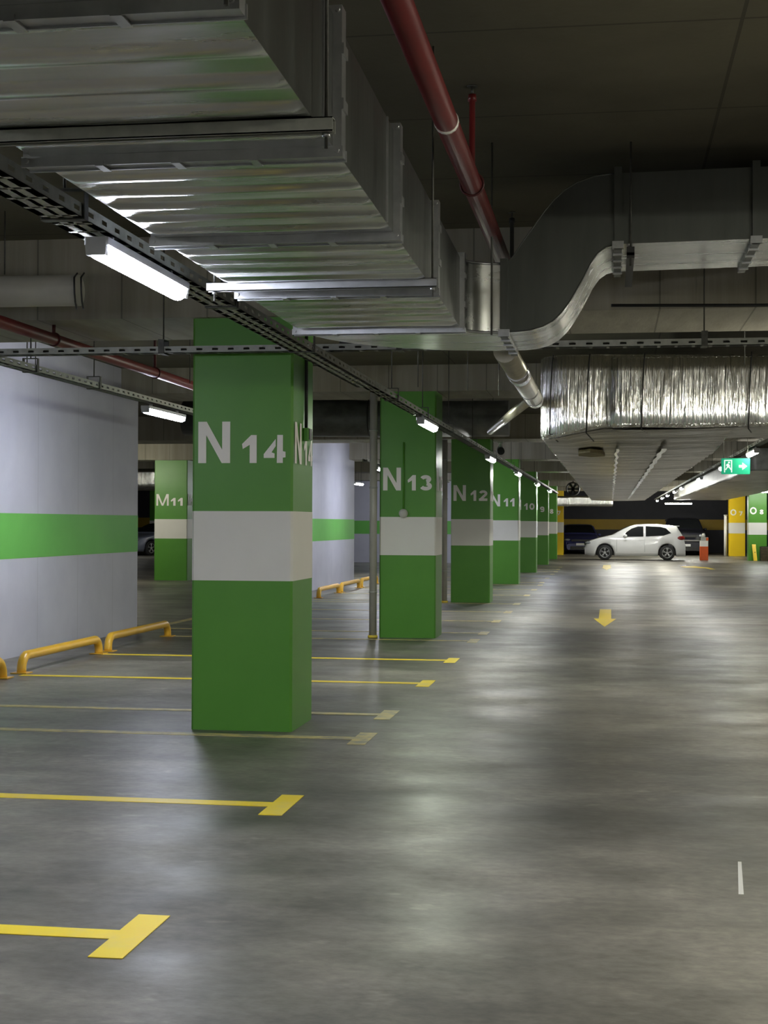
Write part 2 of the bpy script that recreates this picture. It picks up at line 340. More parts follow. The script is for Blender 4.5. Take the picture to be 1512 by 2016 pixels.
# ------------------------------------------------------------------ lamps
def lamp(x, y, z, label, L=1.24, rz=0, col='white', grp='tube lights along the left cable tray', hang=True):
    """z = underside; long axis local Y"""
    t = thing('tube_light', label, 'light', (x, y, z), rz, grp)
    MB().cbox(-.045, .045, -L/2, L/2, .05, .078, .008).build('housing', 'housing', t)
    n = 8; prof = [(-.042, .05)]+[(.042*math.cos(PI+PI*i/n), .045+.045*math.sin(PI+PI*i/n)) for i in range(n+1)]+[(.042, .05)]
    MB().prism(prof, -L/2+.03, L/2-.03, 'Y').build('diffuser', 'tube_'+col, t)
    for s in (-1, 1): MB().prism([(-.036, .012), (.036, .012), (.04, .05), (-.04, .05)], s*(L/2-.03), s*(L/2), 'Y').build('end_cap', 'housing', t)
    for s in (-.35, .35):
        if hang: MB().box(-.012, .012, s*L-.01, s*L+.01, .078, .1055).build('bracket', 'galv_edge', t)
        else: MB().tube([(0, s*L, .07), (0, s*L, H-z)], .005, 6).build('hanger_rod', 'rod', t)
    return t
row = [(5.56, 'large bright tube light nearest the camera, under the left cable tray', 'cool'), (14.7, 'bright tube light in front of the top of the N 13 column', 'green'),
       (22.55, 'small bright tube light at the upper right corner of the N 12 column', 'white'), (29.3, 'tube light above the N 11 column', 'white'), (37.1, 'tube light above the N 10 column', 'white'),
       (44.8, 'last tube light of the left aisle row, above the N 9 column', 'cool')]
for y, l, c in row: lamp(-1.835 if y < 10 else -1.82, y+(.04 if y < 10 else 0), 2.40, l, col=c, L=1.05 if y < 10 else 1.12)
lamp(-1.80, -2.0, 2.40, 'tube light of the left aisle row behind the camera', col='white', L=1.12)
lamp(-4.42, 14.24, 2.493, 'tube light beside the end of the lavender wall', col='cool', grp='tube lights over the left bays')
lamp(-4.42, 5.8, 2.493, 'tube light over the left bays, out of view left', col='cool', grp='tube lights over the left bays', hang=False)
lamp(-4.6, 33.5, 2.50, 'unseen tube light added to brighten the white wall, hidden behind the N 13 column', col='cool', grp='tube lights over the left bays')  # helper lamp added to brighten the white wall
lamp(-4.6, 29.5, 2.50, 'tube light over the left bays hidden behind the N 14 column', col='cool', grp='tube lights over the left bays')
lamp(-6.9, 40.2, 2.50, 'small distant light left of the drain pipe by the N 13 column', col='white', grp='tube lights over the left bays', hang=False)
for y, l, c in [(5.0, 'tube light of the right row, out of view to the right', 'warm'), (11.5, 'tube light of the right row over the bright patch of floor', 'warm'),
                (22.3, 'warm tube light cut by the right edge of the picture, beside the exit sign', 'warm'), (28.0, 'light half hidden behind the green exit sign', 'white'),
                (35.3, 'bright light of the right row, first one left of the exit sign', 'white'), (43.9, 'light of the right row, second one left of the exit sign', 'white'),
                (48.9, 'light of the right row, third one left of the exit sign', 'warm'), (55.0, 'light of the right row, fourth one left of the exit sign', 'warm'),
                (60.6, 'light of the right row, fifth one left of the exit sign', 'warm'), (67, 'farthest small light of the right row', 'warm')]:
    lamp(2.07, y, 2.468, l, col=c, grp='tube lights of the right row')
lamp(3.05, 68.2, 2.36, 'horizontal tube light over the black off road car', rz=PI/2, col='white', grp='crosswise tube lights', hang=False)
lamp(5.98, 59.2, 2.70, 'horizontal tube light in front of the top of the O 8 column', rz=PI/2, col='white', grp='crosswise tube lights', hang=False)
lamp(-12.0, 33.2, 2.75, 'unseen tube light added to brighten the M 11 column, hidden by the lavender wall', rz=PI/2, col='warm', grp='crosswise tube lights', hang=False)  # added out of sight to lift the column front
lamp(-12.6, 26.0, 2.6, 'unseen tube light added beyond the lavender wall, hidden by it', rz=PI/2, grp='crosswise tube lights', hang=False)  # extra lamp brightening the gap past the wall
lamp(-20.2, 57.0, 2.6, 'unseen tube light added near the silver blue car, hidden by the wall', rz=PI/2, grp='crosswise tube lights', hang=False)  # helper lamp added for the distant car and column
lamp(-6.9, 50.5, 2.6, 'unseen tube light added to light the far white wall, hidden by columns', rz=PI/2, col='cool', grp='crosswise tube lights', hang=False)  # added only to light the far wall
lamp(.3, 54, 2.86, 'unseen tube light added to brighten the white car, hidden behind the foil duct', rz=PI/2, grp='crosswise tube lights', hang=False)  # hidden helper, added to brighten the car side
lamp(4.2, 67.3, 2.86, 'unseen tube light added to brighten the far yellow column, hidden behind the second foil duct', rz=PI/2, col='warm', grp='crosswise tube lights', hang=False)  # added to lift the yellow column, kept out of sight
lamp(.3, 65.6, 2.86, 'unseen tube light added over the far cross lane, hidden behind the foil duct', rz=PI/2, col='warm', grp='crosswise tube lights', hang=False)  # extra unseen lamp for the far end of the aisle
lamp(.75, 58.4, 2.86, 'unseen tube light added close to the white car, hidden behind the foil duct', rz=PI/2, grp='crosswise tube lights', hang=False)  # second hidden helper for the white car
lamp(-3.2, -4.0, 2.6, 'added crosswise fill light behind the camera on the left', rz=PI/2, col='white', grp='crosswise tube lights', hang=False)  # fill added for column fronts and foil reflections
lamp(1.2, -4.0, 2.6, 'added crosswise fill light behind the camera, middle of the aisle', rz=PI/2, col='warm', grp='crosswise tube lights', hang=False)  # added fill, mirrored in the foil face
lamp(5.5, -2.5, 2.6, 'added crosswise fill light behind the camera on the right', rz=PI/2, col='warm', grp='crosswise tube lights', hang=False)  # added fill from behind, right side
for y, l in ((2, 'nearest'), (9, 'second'), (17, 'third'), (26, 'fourth'), (37, 'fifth'), (48, 'sixth')):
    lamp(7.8, y, 2.6, l+' added tube light over the right bays, out of view', col='warm', grp='added tube lights over the right bays', hang=False)  # unseen row added for more light and reflections from the right
# ------------------------------------------------------------------ cable trays
def tray(name, a, b, along, label, w=.1, h=.05, rods=(), step=.12, cables=2):
    """a,b start/end along axis; the other coordinate and z given in 'along' = (axis, other, z)"""
    ax, o, z = along; t = thing(name, label, 'cable tray', (o, a, z) if ax == 'Y' else (a, o, z), 0, 'perforated cable trays')
    L = b-a; m = MB()
    def bx(u0, u1, v0, v1, z0, z1):
        if ax == 'Y': m.box(u0, u1, v0, v1, z0, z1)
        else: m.box(v0, v1, u0, u1, z0, z1)
    for s in (-1, 1):
        e0, e1 = (s*w/2, s*(w/2-.0025)) if s > 0 else (-w/2, -w/2+.0025)
        if e0 > e1: e0, e1 = e1, e0
        bx(e0, e1, 0, L, 0, h*.34); bx(e0, e1, 0, L, h*.68, h)
    y = 0
    while y < L:
        for s in (-1, 1):
            e0, e1 = (w/2-.0025, w/2) if s > 0 else (-w/2, -w/2+.0025)
            bx(e0, e1, y, min(y+step*.62, L), h*.34, h*.68)
        bx(-w/2, w/2, y, min(y+step*.82, L), 0, .0025); y += step
    bx(-w/2, -w/2+.03, 0, L, 0, .0025); bx(w/2-.03, w/2, 0, L, 0, .0025); bx(-.01, .01, 0, L, 0, .0025)
    m.build('tray_channel', 'galv_dull', t)
    for c in range(cables):
        pts = []; n = max(6, int(L/.5)); off = (c-.5*(cables-1))*.03
        for i in range(n+1):
            q = off+random.uniform(-.008, .008); zz = .016+c*.006+random.uniform(0, .006)
            pts.append((q, L*i/n, zz) if ax == 'Y' else (L*i/n, q, zz))
        MB().tube(pts, .009, 6).build('cable', 'black' if c % 2 == 0 else 'galv_dull', t)
    for r in rods:
        q = r-a; m = MB()
        u = w/2+.01
        if ax == 'Y': m.box(-u, u, q-.02, q+.02, -.006, -.0005).box(-u, -u+.004, q-.02, q+.02, -.0005, .1).box(u-.004, u, q-.02, q+.02, -.0005, .1).box(-u, u, q-.02, q+.02, .1, .104).tube([(0, q, .1), (0, q, H-z)], .005, 6)
        else: m.box(q-.02, q+.02, -u, u, -.006, -.0005).box(q-.02, q+.02, -u, -u+.004, -.0005, .09).box(q-.02, q+.02, u-.004, u, -.0005, .09).box(q-.02, q+.02, -u, u, .09, .094).tube([(q, 0, .09), (q, 0, H-z)], .005, 6)
        m.build('hanger_rod', 'rod', t)
    return t
tray('cable_tray', 1.5, 9.7, ('Y', -1.885, 2.506), 'perforated grey cable tray running away above the nearest tube light', w=.14, rods=(3.0, 4.9, 7.0, 8.9), step=.14)
tray('cable_tray', 11.3, 52, ('Y', -1.86, 2.506), 'long straight cable tray carrying the row of tube lights past the N columns', rods=(12.5, 14.6, 17, 20, 23.5, 27.9, 31, 36.5), step=.3)
tray('cable_tray', 9.7, 11.3, ('Y', -1.885, 2.506), 'short length of cable tray passing in front of the top of the N 14 column', w=.14, rods=(), step=.14)
tray('cable_tray', -6.28, 4.0, ('X', 9.80, 2.612), 'crosswise perforated cable tray passing in front of the N 14 column', rods=(-4.75, -3.05, -1.4, .6, 2.2), step=.11, h=.045)
tray('cable_tray', 9.87, 18.6, ('Y', -4.40, 2.60), 'thin cable tray over the left bays running along the lavender wall', rods=(10.75, 12.15, 16.2), step=.14)
tray('cable_tray', 27.5, 42, ('Y', -4.6, 2.62), 'distant cable tray over the left bays beside the white wall', rods=(29, 33), step=.3)
tray('cable_tray', 14.75, 70, ('Y', 2.07, 2.575), 'cable tray carrying the right row of lights beside the foil duct', rods=(25, 31, 38, 46), step=.4)
# ------------------------------------------------------------------ main ventilation duct
D = thing('ventilation_duct', 'big galvanised rectangular duct overhead, turning right into a rising S bend', 'duct', (-1.2, 0, 2.45))
D.location = (0, 0, 0)
ZB, ZT, WD = 2.475, 2.835, .86
def xr(y): return -.742-.0076*(y-2.86)
joint = [.5, 1.68, 2.80, 3.96, 5.15, 6.40, 7.65]
for i in range(len(joint)-1):
    y0, y1 = joint[i], joint[i+1]
    m = MB(); n = 60; vs = []; nr = 5 if i < 3 else 6
    for k in range(n+1):                       # ribbed bottom sheet
        y = y0+(y1-y0)*k/n; ph = (y-y0)/(y1-y0)*nr
        z = ZB-.011*max(0, math.sin(2*PI*ph))**.8 if 0 < k < n else ZB
        wob = .0012*math.sin(9*y)
        vs += [(xr(y)-WD, y, ZB), (xr(y)-WD+.03, y, z+wob), (xr(y)-.45, y, z-wob), (xr(y)-.03, y, z+wob), (xr(y), y, ZB)]
    fs = [(k*5+j, k*5+5+j, k*5+6+j, k*5+j+1) for k in range(n) for j in range(4)]
    m.add(vs, fs, True); m.build('bottom_sheet', 'galv', D)
    m = MB()
    for xx in (lambda y: xr(y), lambda y: xr(y)-WD):
        m.add([(xx(y0), y0, ZB), (xx(y1), y1, ZB), (xx(y1), y1, ZT), (xx(y0), y0, ZT)], [(0, 1, 2, 3)])
    m.add([(xr(y0), y0, ZT), (xr(y1), y1, ZT), (xr(y1)-WD, y1, ZT), (xr(y0)-WD, y0, ZT)], [(0, 1, 2, 3)])
    m.build('side_sheet', 'galv_shaded', D)
def flange_y(y, xa, xb, za, zb, hw=.03, p=.025):
    """rectangular flange frame in the XZ plane around a duct"""
    f = MB(); f.box(xa-p, xb+p, y-hw, y+hw, za-p, za+.001); f.box(xa-p, xb+p, y-hw, y+hw, zb-.001, zb+p)
    f.box(xa-p, xa+.001, y-hw, y+hw, za, zb); f.box(xb-.001, xb+p, y-hw, y+hw, za, zb)
    for s in (-1, 1): f.box(xa-p*1.15, xb+p*1.15, y+s*hw-.003, y+s*hw+.003, za-p*1.2, za)   # rolled lips
    fo = f.build('flange', 'galv_edge', D)
    c = MB()
    for xx in (xa, xb):
        for zz in (za, zb): c = MB().tube([(xx+(p*.5 if xx == xb else -p*.5), y-hw-.012, zz+(p*.5 if zz == zb else -p*.5)), (xx+(p*.5 if xx == xb else -p*.5), y+hw+.012, zz+(p*.5 if zz == zb else -p*.5))], .008, 8); c.build('corner_bolt', 'galv_edge', fo)
    k = xa+.2
    while k < xb-.1: MB().box(k-.012, k+.012, y-hw-.006, y+hw+.006, za-p-.008, za-p+.006).build('clamp', 'galv_edge', fo); k += .22
    for zz in (za+.12, za+.27): MB().box(xb+p-.004, xb+p+.006, y-hw-.004, y+hw+.004, zz-.02, zz+.01).build('clamp', 'galv_edge', fo)
for y in joint[2:]: flange_y(y, xr(y)-WD, xr(y), ZB, ZT)
# drive seams of the side sheets
for y in (3.78, 4.95): MB().box(xr(y)-.001, xr(y)+.006, y-.006, y+.006, ZB, ZT).build('seam', 'galv_edge', D)
# horizontal elbow
cx, cy, Ri = -.585, 7.68, .19; Ro = Ri+.86
def arc(R, a0, a1, n): return [(cx+R*math.cos(math.radians(a0+(a1-a0)*i/n)), cy+R*math.sin(math.radians(a0+(a1-a0)*i/n))) for i in range(n+1)]
inn, out = arc(Ri, 180, 90, 14), arc(Ro, 180, 90, 28)
m = MB(); n1 = len(inn)
m.add([(x, y, ZB) for x, y in inn]+[(x, y, ZT) for x, y in inn], [(i, i+1, n1+i+1, n1+i) for i in range(n1-1)], True)
m.build('elbow_throat', 'galv', D)
m = MB(); n2 = len(out)
m.add([(x, y, ZB) for x, y in out]+[(x, y, ZT) for x, y in out], [(i, i+1, n2+i+1, n2+i) for i in range(n2-1)], True)
for z in (ZB, ZT):
    a_, b_ = arc(Ri, 180, 90, 28), out
    m.add([(x, y, z) for x, y in a_]+[(x, y, z) for x, y in b_], [(i, i+1, 29+i+1, 29+i) for i in range(28)])
m.build('elbow', 'galv', D)
for zz in (ZB-.004, ZT+.004): MB().tube([(x+.004, y-.004, zz) for x, y in inn], .007, 8).build('elbow_rim', 'galv_edge', D)
YF, YB = cy+Ri, cy+Ro
low = [(-.585, 2.475), (-.50, 2.476), (-.43, 2.482), (-.358, 2.502), (-.305, 2.53), (-.259, 2.575), (-.214, 2.635), (-.151, 2.745), (-.109, 2.83), (-.07, 2.885), (-.028, 2.915), (.03, 2.93)]
top = [(-.585, 2.835), (-.55, 2.848), (-.52, 2.875), (-.487, 2.925), (-.445, 2.985), (-.405, 3.04), (-.355, 3.11), (-.306, 3.17), (-.245, 3.225), (-.182, 3.262), (-.092, 3.292), (.03, 3.305)]
n = len(low)
m = MB(); m.add([(x, y, z) for y in (YF, YB) for x, z in low], [(i, i+1, n+i+1, n+i) for i in range(n-1)], True); m.build('s_bend_bottom', 'galv', D)
m = MB()
m.add([(x, y, z) for y in (YF, YB) for x, z in top], [(i, i+1, n+i+1, n+i) for i in range(n-1)], True)
for y in (YF, YB): m.add([(x, y, z) for x, z in low+top], [(i, i+1, n+i+1, n+i) for i in range(n-1)])
m.build('s_bend', 'galv_shaded', D)
for edge in (low, top): MB().tube([(x, YF-.002, z) for x, z in edge], .0035, 6).build('s_bend_rim', 'galv_shaded', D)
def flange_x(x, za, zb, hw=.02, p=.028):
    f = MB(); f.box(x-hw, x+hw, YF-p, YB+p, za-p, za); f.box(x-hw, x+hw, YF-p, YB+p, zb, zb+p); f.box(x-hw, x+hw, YF-p, YF+.001, za, zb); f.box(x-hw, x+hw, YB, YB+p, za, zb)
    fo = f.build('flange', 'galv_shaded', D)
    for i in range(4): MB().box(x-hw-.006, x+hw+.006, YF+.12+i*.2, YF+.145+i*.2, za-p-.008, za-p+.004).build('clamp', 'galv_edge', fo)
    MB().box(x-.03, x+.03, YF-p-.006, YF, za-p, za+.01).build('clamp', 'galv_edge', fo)
flange_x(-.565, ZB, ZT); flange_x(.035, 2.93, 3.305); flange_x(.745, 2.94, 3.315); flange_x(1.45, 2.95, 3.325)
for xa, xb in ((.035, .745), (.745, 1.45), (1.45, 2.2)):
    m = MB(); z = lambda x: 2.93+(x-.035)*.0145
    m.add([(xa, YF, z(xa)), (xb, YF, z(xb)), (xb, YB, z(xb)), (xa, YB, z(xa))], [(0, 1, 2, 3)]); m.build('bottom_sheet', 'galv', D)
    m = MB()
    for y in (YF, YB): m.add([(xa, y, z(xa)), (xb, y, z(xb)), (xb, y, z(xb)+.375), (xa, y, z(xa)+.375)], [(0, 1, 2, 3)])
    m.add([(xa, YF, z(xa)+.375), (xb, YF, z(xb)+.375), (xb, YB, z(xb)+.375), (xa, YB, z(xa)+.375)], [(0, 1, 2, 3)])
    m.build('side_sheet', 'galv_shaded', D)
# duct hangers: channels across the bottom with rods
def dhang(y, xa, xb, label=None):
    g = MB(); z = ZB-.036
    g.box(xa, xb, y-.02, y+.02, z+.033, z+.036); g.box(xa, xb, y-.02, y-.017, z, z+.036); g.box(xa, xb, y+.017, y+.02, z, z+.036)
    g.box(xa, xb, y-.02, y-.012, z, z+.003); g.box(xa, xb, y+.012, y+.02, z, z+.003)
    o = g.build('support_channel', 'galv_dull' if y < 4.5 else 'galv_edge', D)
    for x in (xa+.03, xb-.02):
        MB().tube([(x, y, z-.04), (x, y, H)], .005, 6).build('hanger_rod', 'rod', o)
        MB().tube([(x, y, z-.012), (x, y, z)], .011, 6).build('nut', 'galv_edge', o)
dhang(2.62, -1.72, -.68); dhang(3.66, -1.78, -.695); dhang(6.12, -1.71, -.72)
for x, y, zb in ((-.62, 7.72, 2.44), (.1, 7.80, 2.80), (1.5, 7.80, 2.85)):
    o = MB().tube([(x, y, zb), (x, y, H)], .006, 6).build('hanger_rod', 'rod', D)
g = MB(); g.box(.08, .12, 7.79, 8.84, 2.855, 2.87); g.box(.08, .12, 7.79, 7.82, 2.84, 2.90); g.build('support_channel', 'black', D, 'black hanger clamp')
# ------------------------------------------------------------------ pipes
def pipe(name, pts, r, m, label, group=None, n=16):
    t = thing(name, label, 'pipe', (0, 0, 0), 0, group); MB().tube(pts, r, n).build('pipe_run', m, t); return t
t = pipe('sprinkler_pipe', [(-.63, 1.0, 3.0), (-.63, 9.93, 3.0)], .046, 'red', 'thick red sprinkler pipe running away under the ceiling beside the big duct')
MB().tube([(-.63, 5.62, 3.0), (-.63, 5.65, 3.0)], .0485, 16).build('joint_ring', 'letter', t)
def ph(y, x=-.63, z=3.0, m='red', r=.014, dx=.0):
    o = MB().torus((x, y, z), .053, .006, 'Y', 18, 6).build('pipe_clamp', 'darkred', t)
    MB().tube([(x+dx, y, z+.05), (x+dx, y, H-.07), (x+dx, y, H-.07), (x+dx, y, H-.04)], [r, r, r*1.5, r*1.3], 10).build('hanger_sleeve', m, o)
    MB().tube([(x+dx, y, H-.04), (x+dx, y, H)], .006, 6).build('hanger_rod', 'rod', o)
    MB().tube([(x+dx, y, H-.006), (x+dx, y, H)], .025, 10).build('ceiling_plate', 'rod', o)
ph(6.7, dx=0); ph(9.45, m='black')
t = pipe('sprinkler_pipe', [(-4.0, -2, 2.775), (-4.0, 12, 2.775), (-4.0, 18.35, 2.775)], .042, 'red', 'thin dark red pipe over the left bays, passing behind the N 14 column')
for y in (10.2, 12.6, 16.5):
    o = MB().torus((-4.0, y, 2.775), .048, .006, 'Y', 18, 6).build('pipe_clamp', 'darkred', t)
    MB().tube([(-4.0, y, 2.82), (-4.0, y, (2.88 if y < 11 else 3.3))], .014, 8).build('hanger_sleeve', 'darkred', o)
    if y > 11: MB().tube([(-4.0, y, 3.3), (-4.0, y, H)], .006, 6).build('hanger_rod', 'rod', o)
t = pipe('ventilation_pipe', [(-8, 9.0, 2.955), (-3.36, 9.0, 2.93)], .1, 'pvc', 'thick pale round pipe crossing at the upper left behind the nearest light', n=24)
for dx in (-.045, .0): MB().tube([(-3.34+dx, 9.02, 2.815), (-3.335+dx, 9.0, 2.82), (-3.32+dx, 8.94, 2.85), (-3.31+dx, 8.9, 2.9), (-3.31+dx, 8.895, 2.95), (-3.32+dx, 8.92, 3.0), (-3.33+dx, 9.0, 3.04)], .006, 6).build('pipe_clamp', 'black', t)
MB().tube([(-3.86, 8.99, 3.04), (-3.86, 8.99, H)], .005, 6).build('hanger_rod', 'rod', t)
t = pipe('metal_pipe', [(-.637, 8.95, 2.50), (-.637, 12.55, 2.50)], .072, 'beige_steel', 'beige jointed metal pipe coming from under the S bend towards the foil duct', n=20)
for y in (10.05, 10.45, 11.6, 12.3): MB().tube([(-.637, y-.02, 2.50), (-.637, y+.02, 2.50)], .078, 20).build('joint_ring', 'chrome', t)
MB().tube([(-.637, 10.08, 2.50), (-.637, 10.42, 2.50)], .080, 20).build('coupling', 'chrome', t, 'shiny metal coupling')
MB().tube([(-.68, 12.5, 2.50), (-1.62, 20, 2.70)], .045, 12).build('side_branch', 'beige_steel', t)
for x, y, lab, tp in ((-2.965, 18.39, 'pale vertical drain pipe standing at the left edge of the N 13 column', 3.12), (-3.0, 26.82, 'pale vertical drain pipe between the N 13 and N 12 columns', 3.0)):
    t = thing('drain_pipe', lab, 'pipe', (x, y, 0), group='vertical drain pipes')
    MB().tube([(0, 0, .004), (0, 0, tp-.02)], .048, 16).build('pipe_run', 'pvc', t)
    for z in (.58, 1.9, 2.62): MB().tube([(0, 0, z-.012), (0, 0, z+.012)], .053, 16).build('pipe_collar', 'galv_dull', t)
    MB().tube([(0, 0, .003), (0, 0, .035)], .062, 16).build('yellow_foot', 'line', t, 'yellow painted foot ring')
t = thing('drain_pipe', 'white pipe standing against the far yellow column on the right', 'pipe', (5.24, 69.5, 0), group='vertical drain pipes')
MB().tube([(0, 0, .004), (0, 0, 1.85)], .07, 12).build('pipe_run', 'white', t); MB().tube([(0, 0, 1.85), (0, 0, 1.9)], .08, 12).build('pipe_cap', 'white', t)
tag(MB().tube([(.0, 9.4, 2.83), (.9, 9.5, 2.83), (1.2, 9.5, 2.83)], .01, 8).build('black_cable', 'black'), 'thin black cable run below the beam right of the S bend', 'cable')
# loose hanging rods in the gap at left and centre
for i, (x, y, z0) in enumerate([(-4.78, 11.6, 2.75), (-4.95, 12.2, 2.78), (-3.62, 12.4, 2.66), (-3.35, 12.6, 2.66), (-3.1, 11.9, 2.8), (-1.75, 13.4, 2.7), (-1.35, 14.0, 2.72), (-1.1, 14.6, 2.72), (-.9, 12.0, 2.7), (1.3, 12.2, 2.7), (1.05, 12.0, 2.72)]):
    tag(MB().tube([(x, y, z0), (x, y, H)], .0045, 6).build('hanger_rod', 'rod'), 'thin threaded rod hanging bare from the ceiling slab', 'rod', 'bare threaded ceiling rods')
# ------------------------------------------------------------------ foil wrapped duct
F = thing('foil_duct', 'large silver foil wrapped duct with a rounded corner running away down the aisle', 'duct', (0, 0, 0))
def shell(poly, z0, z1, inset=.03, steps=1, bottom=None):
    """polygon (ccw) side wall with softened lower edge, finely divided"""
    pts = []
    for i in range(len(poly)):
        a, b = Vector(poly[i]), Vector(poly[(i+1) % len(poly)]); k = max(1, min(60, int((b-a).length/.12)))
        for j in range(k): pts.append(a+(b-a)*j/k)
    n = len(pts); nor = []
    for i in range(n):
        d = (pts[(i+1) % n]-pts[i-1]).normalized(); nor.append(Vector((d.y, -d.x)))
    lv = [(z0, -inset), (z0+.012, -.01), (z0+.035, 0)]+[(z0+.035+(z1-z0-.05)*k/5, 0) for k in range(1, 6)]+[(z1, -inset)]
    vs = []
    for li, (z, o) in enumerate(lv):
        for i in range(n):
            q = pts[i]+nor[i]*(o+.0015*math.sin(i*1.7)); vs.append((q.x, q.y, z+(.004*math.sin(i*.9) if li < 2 else 0)))
    fs = [(l*n+i, l*n+(i+1) % n, (l+1)*n+(i+1) % n, (l+1)*n+i) for l in range(len(lv)-1) for i in range(n)]
    return MB().add(vs, fs, True), [(v[0], v[1], v[2]) for v in vs[:n]], vs[-n:]
R = .30; corner = [(-.62+R-R*math.cos(math.radians(a)), 12.92+R-R*math.sin(math.radians(a))) for a in range(0, 91, 9)]
poly = corner+[(-.17, 12.92), (1.08, 13.1), (1.08, 47), (-.62, 47)]
m, lo, hi = shell(poly, 2.2, 2.93)
def lift(v):
    x, y, z = v
    f = max(0, min(1, (x+.45)/.35))*max(0, min(1, (15.5-y)/2.4)); g = 1 if z < 2.3 else 0
    return (x, y, z+.085*f*g)
m.v = [lift(v) for v in m.v]; lo = [lift(v) for v in lo]
m.build('duct_jacket', 'foil', F)
# bottom sheet as cross strips
m = MB(); vs = []; ny = 240
for k in range(ny+1):
    y = 12.95+(47-12.95)*(k/ny)**1.5
    xl = -.60 if y > 13.22 else -.62+R-math.sqrt(max(0, R*R-(12.92+R-y)**2))+.02
    rw = random.uniform(-.006, .006)
    for j in range(9):
        x = xl+(1.06-xl)*j/8; sag = .02*math.sin(PI*j/8)
        vs.append(lift((x, y, 2.203-sag+rw+random.uniform(-.002, .002)+.006*math.sin(y*9))))
m.add(vs, [(k*9+j, k*9+9+j, k*9+10+j, k*9+j+1) for k in range(ny) for j in range(8)], True)
m.build('duct_underside', 'foil_bottom', F)
arm = [(.0, 12.90), (3.6, 12.90), (3.6, 14.6), (0.0, 14.6)]
m, lo, hi = shell(arm, 2.285, 2.90, .02); m.build('side_arm', 'foil', F)
m = MB(); vs = []
for k in range(31):
    for j in range(31): vs.append((0.02+3.56*k/30, 12.93+1.64*j/30, 2.287+random.uniform(-.006, .004)))
m.add(vs, [(k*31+j, k*31+31+j, k*31+32+j, k*31+j+1) for k in range(30) for j in range(30)], True); m.build('arm_underside', 'foil_bottom', F)
for x, dz in ((-.52, -.02), (-.2, 0), (.27, .0), (1.17, .0)):     # black straps on the face
    yb = 12.885 if x > -.4 else 12.95
    MB().tube([(x+.02, yb+.05, 2.93), (x+.012, yb, 2.85), (x, yb-.008, 2.6), (x-.01, yb, 2.27 if x > 0 else 2.24), (x+.05, yb+.4, 2.262 if x > 0 else 2.19)], .006, 6).build('strap', 'black', F)
for xs, wv in ((.06, .03), (.5, .05)):
    m = MB(); vs = []
    for k in range(101):
        y = 14.2+30*k/100; q = .01*math.sin(k*1.3)
        for s in (-1, 1): vs.append((xs+s*wv/2+q, y, 2.166+.003*math.sin(k*2.1)))
    m.add(vs, [(2*k, 2*k+1, 2*k+3, 2*k+2) for k in range(100)]); m.build('seam_tape', 'tape', F)
m = MB().prism([(-.32, 14.9), (-.2, 14.6), (-.08, 14.9), (-.06, 15.5), (-.2, 15.7), (-.33, 15.4)], 2.155, 2.19); m.build('torn_patch', 'patch', F, 'torn brownish patch')
G = thing('foil_duct', 'second foil wrapped duct on the right beyond the exit sign', 'duct')
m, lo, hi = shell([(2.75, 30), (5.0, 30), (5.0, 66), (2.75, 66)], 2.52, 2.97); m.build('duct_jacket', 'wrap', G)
m = MB(); vs = []
for k in range(121):
    for j in range(9): vs.append((2.77+2.21*j/8, 30+36*k/120, 2.522+random.uniform(-.012, .01)))
m.add(vs, [(k*9+j, k*9+9+j, k*9+10+j, k*9+j+1) for k in range(120) for j in range(8)], True); m.build('duct_underside', 'foil_bottom', G)
G = thing('foil_duct', 'bright piece of foil duct crossing below the ceiling above the dark blue car', 'duct')
m, lo, hi = shell([(-3.0, 66.5), (.1, 66.5), (.1, 67.2), (-3, 67.2)], 2.25, 2.7, .05); m.box(-2.95, .05, 66.55, 67.15, 2.25, 2.27); m.build('duct_jacket', 'foil', G)
for x in (-2.7, -.2): MB().tube([(x, 66.85, 2.6), (x, 66.85, H)], .008, 6).build('hanger_rod', 'rod', G)
G = thing('foil_duct', 'foil wrapped duct end seen left of the M 11 column', 'duct')
m, lo, hi = shell([(-16, 41), (-13.0, 41), (-12.85, 41.1), (-12.8, 42), (-16, 42)], 2.45, 3.0, .05); m.box(-15.9, -12.9, 41.1, 41.9, 2.45, 2.47); m.build('duct_jacket', 'foil', G)
for x in (-15.5, -13.2): MB().tube([(x, 41.5, 2.9), (x, 41.5, H)], .008, 6).build('hanger_rod', 'rod', G)
G = thing('wrapped_duct', 'dark wrapped oval duct under the ceiling between the N 14 and N 13 columns', 'duct', (0, 0, 0))
m = MB(); m.tube([(-6.5, 22, 3.06), (-5.2, 22, 3.06), (-4.2, 22.0, 3.05), (-3.3, 22.0, 3.02), (-1.5, 22.0, 3.02)], [.27, .28, .29, .27, .27], 22); m.build('duct_jacket', 'wrap', G)
for x in (-4.6, -3.6): MB().torus((x, 22, 3.05), .292, .008, 'X', 22, 6).build('strap', 'black', G)
# ------------------------------------------------------------------ small fittings
t = thing('junction_box', 'dark green electrical box with conduit on the aisle side of the N 14 column', 'electrical box', (-2.18, 10.38, 2.04))
MB().cbox(.002, .045, -.05, .05, 0, .09, .008).build('box_body', 'green', t); MB().box(.045, .05, -.045, .045, .005, .085).build('box_lid', 'black', t)
MB().tube([(.015, .0, .09), (.015, 0, .84)], .012, 8).build('conduit', 'black', t)
t = thing('detector', 'small pale round detector above the white band of the N 13 column', 'detector', (-2.59, 18.48, 1.575))
MB().tube([(0, 0, 0), (0, -.05, 0)], .055, 18).build('base', 'sensor', t); MB().ball((0, -.055, 0), .05, .03, .05).build('dome', 'sensor', t)
MB().tube([(0, -.018, .055), (0, -.018, .9)], .011, 8).build('conduit', 'green', t)
t = thing('ceiling_bracket', 'dark bracket where two cable trays cross by the N 14 column', 'bracket', (-1.72, 9.8, 2.66))
